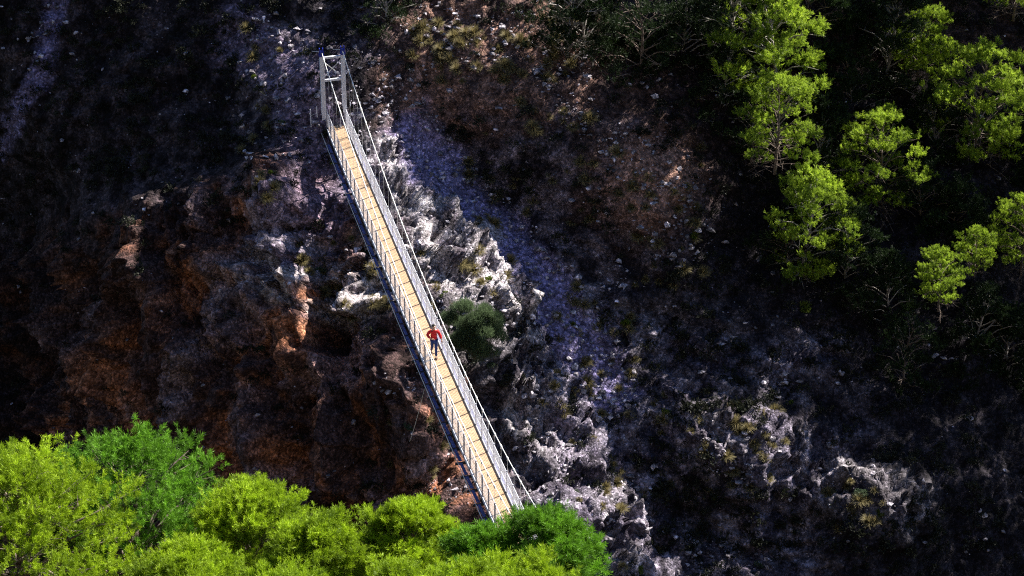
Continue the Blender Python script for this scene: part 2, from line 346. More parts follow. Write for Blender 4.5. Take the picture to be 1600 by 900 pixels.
    pathd, _ = seg_dist(px, py, [(10,230),(60,110),(85,30),(90,-30)]); c = mix(c, lilac, (sstep(22, 6, pathd+12*fbm(P, 2., 2))*.8)[:, None])
    bend = np.exp(-(((px-752)/30)**2+((py-374)/22)**2)**2)[:, None]; c = mix(c, np.array([.55, .5, .48])+0*c, bend*.9)  # sunlit patch at the path bend, painted pale
    c = np.clip(c, .008, .75)
    ny, nx = sh; idx = np.arange(ny*nx).reshape(ny, nx)
    Fq = np.stack([idx[:-1, :-1], idx[:-1, 1:], idx[1:, 1:], idx[1:, :-1]], -1).reshape(-1, 4)
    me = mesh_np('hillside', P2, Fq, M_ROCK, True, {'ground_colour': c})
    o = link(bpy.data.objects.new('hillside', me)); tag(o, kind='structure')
    return P2.reshape(ny, nx, 3), xs, zs
TP, TXS, TZS = make_terrain()
# coarse tree for ray tests
_s = 3; _cg = TP[::_s, ::_s]; _ny, _nx = _cg.shape[:2]; _ii = np.arange(_ny*_nx).reshape(_ny, _nx)
_q = np.stack([_ii[:-1, :-1], _ii[:-1, 1:], _ii[1:, 1:], _ii[1:, :-1]], -1).reshape(-1, 4)
BVH = BVHTree.FromPolygons([tuple(v) for v in _cg.reshape(-1, 3).tolist()], _q.tolist())
def hit(px, py):
    d = Vector(ray(px, py)).normalized(); r = BVH.ray_cast(Vector((0, 0, 0)), d)
    return (np.array(r[0]), np.array(r[1])) if r[0] is not None else (None, None)

# ------------------------------------------------------------------ suspension bridge
PSI = math.radians(14.257); BP0 = (-9.79, 123.667, -61.71); SAG = .417; SPC = 1.154; WID = 1.042; TFAR = -3.0; TNEAR = 54.0
def bp(t, side=0.0, h=0.0):
    return Vector((BP0[0]+math.sin(PSI)*t+math.cos(PSI)*side, BP0[1]-math.cos(PSI)*t+math.sin(PSI)*side, BP0[2]-4*SAG*(t/45)*(1-t/45)+h))
def cable_h(t): return 1.45+(.0036 if t < 25.5 else .0046)*(t-25.5)**2
bridge = empty('suspension_bridge', bp(TFAR, WID/2, 0))
bo = bridge.location.copy()
tag(bridge, 'long narrow suspension footbridge with timber deck, white mesh railings and steel towers', 'footbridge')
def bpart(mb, name, mat, smooth=False, parent=None): return mb.build(name, mat, parent or bridge, smooth, bo)
# deck: one surface of cross boards
V = []; Fq = []; tone = []
t = TFAR; bw = .112
while t < TNEAR:
    random.seed(int(t/1.154)*7+3); pn = random.random(); random.seed(int(t*1000)); tn = min(1, max(0, .25*pn+.75*random.random()*random.random()+.25))
    a, b_ = t+.004, t+bw-.004
    dz = random.uniform(-.003, .003)
    cs = [bp(a, .03, -.045+dz), bp(a, WID-.03, -.045+dz), bp(b_, WID-.03, -.045+dz), bp(b_, .03, -.045+dz), bp(a, .03, dz), bp(a, WID-.03, dz), bp(b_, WID-.03, dz), bp(b_, .03, dz)]
    n = len(V); V += [tuple(c-bo) for c in cs]; tone += [tn]*8
    Fq += [(n, n+1, n+2, n+3), (n+4, n+7, n+6, n+5), (n, n+4, n+5, n+1), (n+1, n+5, n+6, n+2), (n+2, n+6, n+7, n+3), (n+3, n+7, n+4, n)]
    t += bw
me = mesh_np('deck', np.array(V), np.array(Fq), M_WOOD, False, {'tone': np.array(tone)})
link(bpy.data.objects.new('deck', me), bridge)
def posts_t(): return [i*SPC for i in range(-2, 47)]
for side, out in ((0.0, -1), (WID, 1)):
    # edge beam
    m = MB()
    for i in range(-2, 47):
        m.bar(bp(i*SPC, side+out*.03, -.09), bp((i+1)*SPC, side+out*.03, -.09), .05, .16)
    bpart(m, 'edge_beam', M_GALV)
    m = MB()
    for i in range(-2, 47):
        m.bar(bp(i*SPC, side+out*.02, 1.1), bp((i+1)*SPC, side+out*.02, 1.1), .018, .018)
    bpart(m, 'handrail', M_GALV)
    # wire mesh infill
    m = MB(); pit = .07 if out < 0 else .058; wr = .0085 if out < 0 else .0105; tt = TFAR+.2
    while tt < TNEAR-.1:
        a = bp(tt, side, .03); b_ = bp(tt, side, 1.07); c0 = bp(tt+wr, side, .03); c1 = bp(tt+wr, side, 1.07)
        e = Vector((math.cos(PSI), math.sin(PSI), 0))*.004
        m.box8([a, c0, c0+e, a+e, b_, c1, c1+e, b_+e]); tt += pit
    hh = .05
    while hh < 1.07:
        for i in range(-2, 47): m.bar(bp(i*SPC, side+.012, hh), bp((i+1)*SPC, side+.012, hh), .004, wr)
        hh += pit
    bpart(m, 'railing_mesh', M_GALV)
    for tp in posts_t():
        m = MB(); m.bar(bp(tp, side+out*.035, -.16), bp(tp, side+out*.035, 1.16), .06, .06)
        # bolt plate at the foot
        m.bar(bp(tp-.05, side+out*.07, -.06), bp(tp+.05, side+out*.07, -.06), .02, .12)
        bpart(m, 'railing_post', M_POST)
    # main cable with a clamp at every hanger
    m = MB(); pts = [bp(TFAR+k*(TNEAR-TFAR)/110, side+out*.06, cable_h(TFAR+k*(TNEAR-TFAR)/110)) for k in range(111)]
    if out < 0: pass
    m.tube([bp(TFAR-7.5, side+out*.06, .8)]+[pts[0]]+pts[1:]+[bp(TNEAR+8, side+out*.06, 1.5)], .021, 6)
    mc = bpart(m, 'main_cable', M_CABLE, True)
    for tp in posts_t():
        m = MB(); h = cable_h(tp); a = bp(tp-.10, side+out*.06, cable_h(tp-.10)); b_ = bp(tp+.10, side+out*.06, cable_h(tp+.10))
        m.tube([a, b_], .042, 6); m.bar(bp(tp, side+out*.06, h-.14), bp(tp, side+out*.06, h), .05, .05)
        bpart(m, 'cable_clamp', M_CABLE, False, mc)
    for tp in posts_t():
        m = MB(); m.tube([bp(tp, side+out*.06, -.1), bp(tp, side+out*.06, cable_h(tp))], .006, 4)
        bpart(m, 'hanger_rod', M_CABLE)
    # lower side plates outside the deck with a wind cable along their edge
    m = MB()
    for i in range(-1, 47):
        m.bar(bp(i*SPC+.10, side+out*.22, -.34), bp((i+1)*SPC-.05, side+out*.20, -.34), .15, .02)
    bpart(m, 'side_plate', M_PLATE)
    m = MB(); m.tube([bp(TFAR+k, side+out*.34, -.37) for k in range(0, 57)], .016, 5)
    bpart(m, 'wind_cable', M_CABLE)
m = MB()
for i in range(-1, 47): m.bar(bp(i*SPC, -.46, -.42), bp(i*SPC, WID+.46, -.42), .07, .12)
bpart(m, 'cross_beam', M_DARK)
m = MB()
for i in range(-2, 46): m.bar(bp(i*SPC, WID-.03, .02), bp((i+1)*SPC, WID-.03, .02), .055, .05)
bpart(m, 'edge_shade_strip', M_DARK)  # dark strip standing for the shaded gap beside the right railing
m = MB()   # drainage slots under the boards
for sx in (.12, WID-.12): m.bar(bp(TFAR, sx, -.22), bp(TFAR+.1, sx, -.22), .05, .1)
for i in range(-2, 46):
    for sx in (.12, WID-.12): m.bar(bp(i*SPC, sx, -.2), bp((i+1)*SPC, sx, -.2), .06, .2)
bpart(m, 'stringer', M_GALVD)
def tower(tt, H):
    tw = empty('tower', bp(tt, WID/2, 0)-bo); tw.parent = bridge; org = bo+tw.location
    sl, sr = -.08, WID+.08
    def P_(m, name, mat, smooth=False): return m.build(name, mat, tw, smooth, org)
    for sx in (sl, sr):
        m = MB(); m.bar(bp(tt, sx, -.9), bp(tt, sx, H), .22, .22); P_(m, 'tower_leg', M_GALV)
        m = MB(); a = bp(tt, sx, H); dv = Vector((math.sin(PSI), -math.cos(PSI), 0)); cv = Vector((math.cos(PSI), math.sin(PSI), 0))
        m.bar(a, a+Vector((0, 0, .12)), .27, .27)
        for q in (-1, 1):
            b0 = a+cv*q*.09+Vector((0, 0, .12)); m.add([b0-dv*.17-cv*.02, b0+dv*.17-cv*.02, b0+dv*.17+cv*.02, b0-dv*.17+cv*.02, b0-dv*.08-cv*.02+Vector((0,0,.36)), b0+dv*.08-cv*.02+Vector((0,0,.36)), b0+dv*.08+cv*.02+Vector((0,0,.36)), b0-dv*.08+cv*.02+Vector((0,0,.36))], [(0,3,2,1),(4,5,6,7),(0,1,5,4),(1,2,6,5),(2,3,7,6),(3,0,4,7)])
        m.tube([a+cv*-.11+Vector((0,0,.22)), a+cv*.11+Vector((0,0,.22))], .12, 12)
        P_(m, 'cable_saddle', M_BLUE)
    for h in (H-.12, H-1.5):
        m = MB(); m.bar(bp(tt, sl, h), bp(tt, sr, h), .12, .12); P_(m, 'tower_crossbar', M_GALV)
    for ha, hb in ((H-.25, H-1.4), (H-1.4, H-.25)):
        m = MB(); m.tube([bp(tt+(.03 if ha > hb else -.03), sl, ha), bp(tt+(.03 if ha > hb else -.03), sr, hb)], .022, 6); P_(m, 'tower_brace', M_CABLE)
    for sx in (sl, sr):
        m = MB(); a = bp(tt, sx, -.35); m.bar(a-Vector((0, 0, .9)), a, .6, .6); P_(m, 'footing', M_CONC)
    return tw
tower(TFAR, 4.12); tower(TNEAR, 4.3)
# landing at the far end with its small side fences
land = empty('bridge_landing', bp(TFAR-.6, WID/2, -.3)); tag(land, 'rough concrete landing pad with low rail posts at the far tower of the footbridge', 'landing')
lo = land.location
m = MB(); m.box8([bp(TFAR-2.6, -1.05, -1.3), bp(TFAR-2.6, WID+1.25, -1.3), bp(TFAR+.55, WID+.9, -1.3), bp(TFAR+.55, -.75, -1.3), bp(TFAR-2.6, -1.05, -.2), bp(TFAR-2.6, WID+1.25, -.2), bp(TFAR+.25, WID+.8, -.2), bp(TFAR+.25, -.7, -.2)])
m.build('pad', M_CONC, land, False, lo)
for sx, tt in ((-.85, TFAR+.1), (-.45, TFAR-.1), (WID+.45, TFAR-.2), (WID+1.0, TFAR-.1), (WID+1.1, TFAR-1.6), (-.95, TFAR-1.6)):
    m = MB(); m.bar(bp(tt, sx, -.2), bp(tt, sx, 1.0), .05, .05); m.build('rail_post', M_GALV, land, False, lo)
m = MB()
for (s0, t0), (s1, t1) in (((-.85, TFAR+.1), (-.45, TFAR-.1)), ((WID+.45, TFAR-.2), (WID+1.0, TFAR-.1)), ((-.85, TFAR+.1), (-.95, TFAR-1.6)), ((WID+1.0, TFAR-.1), (WID+1.1, TFAR-1.6))):
    for h in (.2, .6): m.tube([bp(t0, s0, h), bp(t1, s1, h)], .008, 5)
m.build('rail_wire', M_CABLE, land, False, lo)
# thin anchor ropes from the underside to the cliff
def rope(a, px, py, label):
    b_, _ = hit(px, py)
    if b_ is None: return
    b_ = Vector(b_); a = Vector(a); m = MB()
    pts = [a.lerp(b_, k/12)-Vector((0, 0, 1.2*4*(k/12)*(1-k/12)*.12)) for k in range(13)]
    m.tube([p-a for p in pts], .012, 5); o = m.build('anchor_rope', M_CABLE); o.location = a
    tag(o, label, 'rope')
rope(bp(24.5, -.4, -.42), 640, 690, 'thin rope slanting from mid deck down to the brown rock face')
rope(bp(33.2, -.4, -.42), 690, 790, 'thin rope slanting from the near part of the deck to dark rock')

# ------------------------------------------------------------------ foliage builders
def tufts(C, Nn, size, blades, width, tones, spread=.75, rg=None):
    """needle brushes: at every centre C a few thin blades fanned about the direction Nn"""
    rg = rg or rng; n = len(C); k = blades
    D = Nn[:, None, :]+rg.normal(size=(n, k, 3))*spread; D /= np.linalg.norm(D, axis=2)[..., None]
    L = size*(.6+.8*rg.random((n, k, 1)))
    S = np.cross(D, rg.normal(size=(n, k, 3))); S /= np.linalg.norm(S, axis=2)[..., None]+1e-9
    a = C[:, None, :]+0*D; w = width*(.6+.8*rg.random((n, k, 1)))
    mid = a+D*L*.55; tip = a+D*L
    V = np.stack([a, mid+S*w, tip, mid-S*w], 2).reshape(-1, 3)
    Fq = np.arange(len(V)).reshape(-1, 4)
    return V, Fq, np.repeat(tones, k*4)
def limb_tree(mb, H, lean, clumps, r0, rg):
    """a tapered trunk and limbs that run out to the foliage clumps"""
    pts = []; rad = []
    for i in range(9):
        s = i/8; pts.append(Vector((lean[0]*s**1.5+.12*math.sin(s*7+lean[0]), lean[1]*s**1.5+.12*math.cos(s*5), H*s))); rad.append(r0*(1-.85*s))
    mb.tube(pts, rad, 8)
    return pts
def pine_meshes(name, seed, H, R, crown0, n_clump, tuft_per, tsize, blades, width, mat, flat=.75, layers=0, lean=(0, 0), dead=0, clr=(.5, 1.0), per=12, shoot=.30):
    """crown = billowy clumps set round the limbs; returns trunk mesh builder and crown mesh"""
    rg = np.random.default_rng(seed); rr = random.Random(seed)
    mb = MB(); tp = limb_tree(mb, H*.93, lean, None, max(.07, H*.018), rr)
    def trunk_at(z):
        s = min(max(z/(H*.93), 0), 1)*8; i = min(int(s), 7); return tp[i].lerp(tp[i+1], s-i)
    Cs = []; Rs = []
    for i in range(n_clump):
        # crown profile: broad shoulders, rounded top
        h = crown0+(1-crown0)*((i+.5)/n_clump)**.8
        s = (h-crown0)/(1-crown0)
        prof = math.sqrt(max(0, 1-(max(0, s-.42)/.6)**2))*(.72+.28*min(1, s/.3))
        if layers: prof *= .62+.38*abs(math.sin(layers*PI*s+seed))
        ang = i*2.39996+rr.uniform(-.5, .5); rad = R*prof*math.sqrt(rr.uniform(.28, 1))*rr.uniform(.85, 1.1)
        if s > .93: rad *= .5
        cr = R*rr.uniform(*clr)*.36
        base = trunk_at(h*H*.97)
        c = Vector((base.x+rad*math.cos(ang), base.y+rad*math.sin(ang), h*H-cr*.6+rr.uniform(-.15, .15)*R))
        Cs.append(c); Rs.append(cr)
        st = trunk_at(max(.1, (h-.06-.14*rad/R))*H*.95)
        mid = st.lerp(c, .55)+Vector((0, 0, .12*rad)); r_ = .012*H*.5*(.5+.5*cr)
        mb.tube([st, mid, c], [r_*1.1, r_*.8, r_*.25], 5, False)
        for q in range(3):
            e = c+Vector((rr.uniform(-1, 1), rr.uniform(-1, 1), rr.uniform(-.4, .8)))*cr*.8
            mb.tube([mid.lerp(c, .4+.2*q), e], [r_*.4, r_*.12], 4, False)
    for q in range(dead):
        h = rr.uniform(crown0*.25, crown0*1.5); ang = rr.uniform(0, 2*PI); st = trunk_at(h*H)
        L = R*rr.uniform(.4, 1.0); pp = [st]; d = Vector((math.cos(ang), math.sin(ang), rr.uniform(-.25, .25)))
        for j in range(3):
            d = (d+Vector((rr.uniform(-.3, .3), rr.uniform(-.3, .3), rr.uniform(-.2, .1)))).normalized(); pp.append(pp[-1]+d*L/3)
        mb.tube(pp, [.03, .02, .013, .007], 4, False)
        for j in (1, 2, 2):
            for _ in range(2):
                e = pp[j]+Vector((rr.uniform(-1, 1), rr.uniform(-1, 1), rr.uniform(-.7, .5)))*L*.3; mb.tube([pp[j], e], [.011, .005], 4, False)
    AC = []; AN = []; AT = []
    for c, cr in zip(Cs, Rs):
        n = int(tuft_per*(cr/(R*.3))**2)
        # sub-lobes give the clump a billowy outline
        nl = 7; ld = rg.normal(size=(nl, 3)); ld[:, 2] = np.abs(ld[:, 2])*.8; ld /= np.linalg.norm(ld, axis=1)[:, None]
        ct = rr.random()
        ns = max(6, n//per); which = rg.integers(0, nl, ns); u = rg.normal(size=(ns, 3)); u /= np.linalg.norm(u, axis=1)[:, None]; u[:, 2] = np.where(u[:, 2] < -.2, -u[:, 2]*.6, u[:, 2])
        lr = cr*(.30+.30*rg.random(nl)); lc = ld[which]*cr*np.array([.70, .70, .46])*(.6+.6*rg.random(nl))[which][:, None]
        p = np.array(c)+lc+u*lr[which][:, None]*np.array([1, 1, flat])*(.5+.5*rg.random((ns, 1))**.5)
        nn = u*.65+ld[which]*.3+np.array([.12, 0, .55])+rg.normal(size=(ns, 3))*.18; nn /= np.linalg.norm(nn, axis=1)[:, None]
        # each shoot carries its needles along a short twig
        sl = shoot*(.5+rg.random((ns, 1))); tt = rg.random((ns, per, 1))**.8
        q = p[:, None]+nn[:, None]*sl[:, None]*tt+rg.normal(size=(ns, per, 3))*shoot*.07
        AC.append(q.reshape(-1, 3)); AN.append(np.repeat(nn, per, 0))
        st_ = rg.random(ns)
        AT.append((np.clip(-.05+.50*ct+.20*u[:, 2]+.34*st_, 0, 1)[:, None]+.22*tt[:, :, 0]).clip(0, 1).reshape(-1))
    V, Fq, T = tufts(np.concatenate(AC), np.concatenate(AN), tsize, blades, width, np.concatenate(AT), .62, rg)
    me = mesh_np('crown', V, Fq, mat, False, {'tone': T})
    return mb, me
def mb_mesh(mb, name, mat):
    me = bpy.data.meshes.new(name); me.from_pydata(mb.v, [], mb.f); me.update(); me.polygons.foreach_set('use_smooth', [True]*len(me.polygons)); me.materials.append(mat); return me
def place_tree(name, trunk_me, crown_me, loc, rz, sc, label, group=None, cat='pine tree'):
    t = empty(name, loc, rz); t.scale = (sc,)*3 if not isinstance(sc, tuple) else sc
    tag(t, label, cat, group)
    link(bpy.data.objects.new('trunk', trunk_me), t); link(bpy.data.objects.new('crown', crown_me), t)
    return t

# ------------------------------------------------------------------ foreground pines, on the near bank
near_px = [ # centre x, top y (picture), depth y, crown radius (m), material, label
 (15, 700, 69, 3.7, 'Y', 'wide yellow green pine crown at the bottom left corner of the photo'),
 (195, 672, 73, 3.5, 'G', 'tall rounded dark green pine rising highest among the front pines'),
 (385, 752, 70, 2.2, 'Y', 'yellow green pine directly right of the tall dark green pine'),
 (485, 806, 67, 1.6, 'Y', 'low yellow green pine with bushy top between two taller yellow pines'),
 (640, 782, 68, 1.65, 'Y', 'pointed yellow green pine just left of where the bridge deck disappears'),
 (560, 856, 70, 1.2, 'G2', 'small olive green pine low in a dip between yellow pines'),
 (748, 818, 65, 1.05, 'G', 'small green pine leaning against the left edge of the bridge deck'),
 (855, 792, 65, 1.75, 'G', 'bright green round pine hiding the near end of the bridge'),
 (280, 850, 62, 2.0, 'Y', 'yellow green pine in front of the tall dark green pine'),
 (830, 878, 60, 1.5, 'Y', 'yellow green pine top peeping up below the bright green one'),
 (620, 880, 58, 1.6, 'Y', 'yellow green pine top at the bottom edge under the olive one'),
 (730, 868, 59, 1.7, 'Y', 'yellow green pine top at the bottom edge left of the bright green pine'),
 (440, 880, 59, 1.8, 'Y', 'yellow green pine top at the bottom edge below the bushy low pine'),
]
def build_near(i, a):
    cx, ty, y, R, mk, lab = a
    d = ray(cx, ty); k = y/d[1]; top = d*k
    H = max(7.5, R*3.0); mat = {'Y': M_PINE_Y, 'G': M_PINE_G, 'G2': M_PINE_L}[mk]
    nc = int(32+22*R); 
    mb, cm = pine_meshes('p', 100+i, H, R, 1-min(.75, R*1.75/H), nc, int(620), .145 if mk != 'G' else .16, 6, .0068, mat, .8, 0, (0, 0), 8, (.42, .88), 12, .34)
    # the highest needle gives the crown's top
    zs = max(v.co.z for v in cm.vertices)
    tm = mb_mesh(mb, 'trunk', M_BARK)
    return place_tree('pine_tree', tm, cm, (top[0], top[1], top[2]-zs), 0, 1.0, lab, 'pines on the near bank')
NEAR = [build_near(i, a) for i, a in enumerate(near_px)]

# the near bank those pines grow on; its unseen rise behind is added to block sky light
def near_bank():
    prof = [(82, -95), (76, -74), (73.2, -62.6), (66, -61.5), (52, -58), (38, -50), (20, -30), (4, -4), (-8, 1), (-40, 32), (-90, 85), (-150, 140)]
    ys = np.arange(-150, 82.1, 1.2); py_ = np.array([p[0] for p in prof][::-1]); pz_ = np.array([p[1] for p in prof][::-1])
    xs = np.concatenate([np.arange(-110, -36, 2.), np.arange(-36, 36, 1.), np.arange(36, 150, 3.)]); XX, YY = np.meshgrid(xs, ys)
    P = np.stack([XX.ravel(), YY.ravel(), 0*XX.ravel()], 1)
    z = np.interp(P[:, 1]+fbm(P+9, 7, 3)*1.0*(P[:, 1] > 10), py_, pz_)+fbm(P, 9, 4)*.8*sstep(0, 8, np.hypot(P[:, 0], P[:, 1]))
    z = z+np.maximum(0, -P[:, 0]-45)*1.5*sstep(80, 20, P[:, 1]) # left side raised too, added to cut sky light
    P[:, 2] = z
    ny, nx = XX.shape; idx = np.arange(ny*nx).reshape(ny, nx)
    Fq = np.stack([idx[:-1, :-1], idx[:-1, 1:], idx[1:, 1:], idx[1:, :-1]], -1).reshape(-1, 4)
    c = np.tile(np.array([.07, .06, .04]), (len(P), 1))*(1+.5*fbm(P, 6, 3)[:, None])
    me = mesh_np('near_bank', P, Fq, M_ROCK, True, {'ground_colour': np.clip(c, .01, .3)})
    tag(link(bpy.data.objects.new('near_bank', me)), kind='structure')
near_bank()

# ------------------------------------------------------------------ pines on the far slope
VAR = []
for s, (R, H, mat, ly, nc) in enumerate([(3.0, 7.6, M_PINE_L, 0, 40), (2.7, 8.4, M_PINE_L, 2.5, 42), (2.5, 6.6, M_PINE_L, 2.0, 34), (2.6, 8.5, M_PINE_D, 1.5, 44), (2.3, 7.0, M_PINE_D, 0, 36)]):
    mb, cm = pine_meshes('f', 300+s, H, R, .25, int(nc*1.05), 420, .17, 5, .015, mat, .55, ly, (.5*(-1)**s, .3), 20, (.38, .90), 10, .34)
    VAR.append((mb_mesh(mb, 'trunk', M_DEAD if s in (1, 3) else M_BARK), cm, max(v.co.z for v in cm.vertices), H))
far_px = [ # top px x, y ; depth offset in front of the slope ; variant ; rotation ; scale ; label
 (1225, -60, 4.2, 1, .3, 1.2, 'tall layered light green pine cut by the top edge'),
 (1222, 116, 5.6, 0, 1.3, .76, 'sunlit pine with billowy crown just below the tall layered pine'),
 (1268, 248, 4.6, 1, 2.2, .98, 'two-tiered bright pine right of the dead branches'),
 (1388, 168, 5.0, 0, 3.0, .86, 'dome shaped sunlit pine with its lower right half in shade'),
 (1540, 58, 6.0, 0, 4.4, 1.12, 'largest broad sunlit pine near the right edge'),
 (1440, 2, 4.0, 2, 5.2, .8, 'small sunlit pine top up in the dark right of the tall layered pine'),
 (1600, -110, 5.0, 0, .9, .7, 'pine crown cut off by the top right corner'),
 (1478, 386, 5.5, 2, 1.9, .6, 'smallest lone sunlit pine low on the dark right slope'),
 (1612, 300, 5.0, 0, 2.7, .66, 'sunlit pine half cut by the right edge'),
 (1530, 348, 4.6, 2, 3.9, .5, 'low pine touching the one cut by the right edge'),
]
for a in far_px:
    px, py, off, v, rz, sc, lab = a
    tm, cm, zt, H = VAR[v]
    q, _ = hit(px, max(5, py)); d = ray(px, py); top = d*((q[1]-off)/d[1])
    place_tree('pine_tree', tm, cm, (top[0], top[1], top[2]-zt*sc), rz, sc, lab, 'sunlit pines on the far slope')
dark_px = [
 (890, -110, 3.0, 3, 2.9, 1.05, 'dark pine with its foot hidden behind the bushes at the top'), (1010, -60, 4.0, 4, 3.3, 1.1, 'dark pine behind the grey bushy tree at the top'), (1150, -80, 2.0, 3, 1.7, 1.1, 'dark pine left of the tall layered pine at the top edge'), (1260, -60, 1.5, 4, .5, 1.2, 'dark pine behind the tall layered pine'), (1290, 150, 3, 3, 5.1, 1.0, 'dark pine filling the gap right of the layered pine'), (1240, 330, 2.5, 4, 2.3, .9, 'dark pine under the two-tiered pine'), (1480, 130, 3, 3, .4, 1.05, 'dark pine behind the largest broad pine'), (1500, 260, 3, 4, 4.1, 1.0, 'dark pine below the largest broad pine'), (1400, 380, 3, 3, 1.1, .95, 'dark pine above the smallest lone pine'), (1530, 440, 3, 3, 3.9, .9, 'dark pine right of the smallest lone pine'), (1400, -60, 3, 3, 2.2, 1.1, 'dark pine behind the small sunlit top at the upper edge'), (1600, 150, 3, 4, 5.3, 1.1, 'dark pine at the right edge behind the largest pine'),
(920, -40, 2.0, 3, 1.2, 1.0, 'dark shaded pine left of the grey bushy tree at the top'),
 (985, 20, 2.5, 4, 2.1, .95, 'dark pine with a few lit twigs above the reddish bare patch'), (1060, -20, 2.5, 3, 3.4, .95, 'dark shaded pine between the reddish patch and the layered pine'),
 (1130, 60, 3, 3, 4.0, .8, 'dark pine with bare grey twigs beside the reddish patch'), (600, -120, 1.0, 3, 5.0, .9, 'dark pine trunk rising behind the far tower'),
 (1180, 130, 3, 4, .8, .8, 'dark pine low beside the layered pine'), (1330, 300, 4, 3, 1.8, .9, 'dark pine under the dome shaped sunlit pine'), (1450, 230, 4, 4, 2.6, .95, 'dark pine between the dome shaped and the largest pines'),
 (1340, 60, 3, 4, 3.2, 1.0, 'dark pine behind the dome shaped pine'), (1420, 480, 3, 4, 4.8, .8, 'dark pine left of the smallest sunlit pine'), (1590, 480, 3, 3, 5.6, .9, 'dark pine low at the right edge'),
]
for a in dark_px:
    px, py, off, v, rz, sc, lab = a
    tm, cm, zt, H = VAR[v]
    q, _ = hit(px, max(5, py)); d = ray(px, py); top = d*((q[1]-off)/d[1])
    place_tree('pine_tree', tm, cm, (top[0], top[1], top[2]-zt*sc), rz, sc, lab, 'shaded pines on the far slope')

# ------------------------------------------------------------------ upper slope and unseen foliage added to block the sun (above and right of the picture)
def upper_slope():
    top = TP[-1]; xs = TXS
    sel = np.arange(0, len(xs), 8); edge = top[sel]
    rows = [edge]
    cur = edge.copy()
    for k in range(26):
        cur = cur+np.array([0, 1.6, 1.6*.55]); nz = fbm(cur, 9, 3)[:, None]*np.array([0, 0, .5]); rows.append(cur+nz)
    V = np.stack(rows).reshape(-1, 3); nx = len(sel); ny = len(rows); idx = np.arange(ny*nx).reshape(ny, nx)
    Fq = np.stack([idx[:-1, :-1], idx[:-1, 1:], idx[1:, 1:], idx[1:, :-1]], -1).reshape(-1, 4)
    me = mesh_np('upper_slope', V, Fq, M_ROCK, True, {'ground_colour': np.tile(np.array([.14, .10, .09]), (len(V), 1))})
    tag(link(bpy.data.objects.new('upper_slope', me)), kind='structure')
upper_slope()
E1 = np.cross(SUN, [0, 0, 1.]); E1 /= np.linalg.norm(E1); E2 = np.cross(E1, SUN)
CELL = .42
LIT = [ # openings kept sunlit when the blocking foliage is placed: picture x, y, half sizes, turn in degrees
 (603,262,30,36,20),(742,495,56,60,0),(640,335,30,50,-25),(700,405,62,32,30),(755,380,26,16,0),(760,440,40,24,20),(545,262,14,24,10),(525,330,30,22,0),(560,425,42,46,0),
 (500,325,24,14,0),(505,400,24,30,0),(870,500,46,34,40),(930,560,44,30,50),(850,610,30,40,0),(862,700,36,50,0),(900,690,22,24,0),(870,770,46,26,0),(940,790,34,26,0),(990,770,24,24,0),(1000,820,26,16,0),
 (1120,680,44,26,0),(1155,720,44,34,20),(1345,780,52,34,10),(1210,592,16,26,0),(1290,740,20,16,0),(1105,860,30,18,0),(1185,880,22,14,0),(1240,830,14,12,0),
 (720,60,86,34,20),(830,60,60,34,20),(880,110,40,40,40),(670,30,40,26,0),(560,98,34,12,-20),(420,60,26,36,40),(410,110,34,20,30),(500,100,22,16,0),(585,95,26,9,-30),
 (980,240,50,34,40),(1040,290,50,30,30),(1060,370,44,40,0),(1020,330,30,30,0),(900,170,36,30,40),(700,765,34,14,0),(650,120,50,12,-25),(840,420,20,16,0),(960,430,30,20,20),(620,600,30,20,0),(640,670,12,14,0),(60,60,14,50,20),(1480,560,20,12,0),
]
def lit_at(px, py):
    best = 9.
    for cx, cy, a, b, r in LIT:
        if abs(px-cx) > 110 or abs(py-cy) > 110: continue
        c, s = math.cos(math.radians(r)), math.sin(math.radians(r)); u = (px-cx)*c+(py-cy)*s; v = -(px-cx)*s+(py-cy)*c
        best = min(best, math.hypot(u/a, v/b))
    return best
def cell(P): return (int(math.floor(float(P@E1)/CELL)), int(math.floor(float(P@E2)/CELL)))
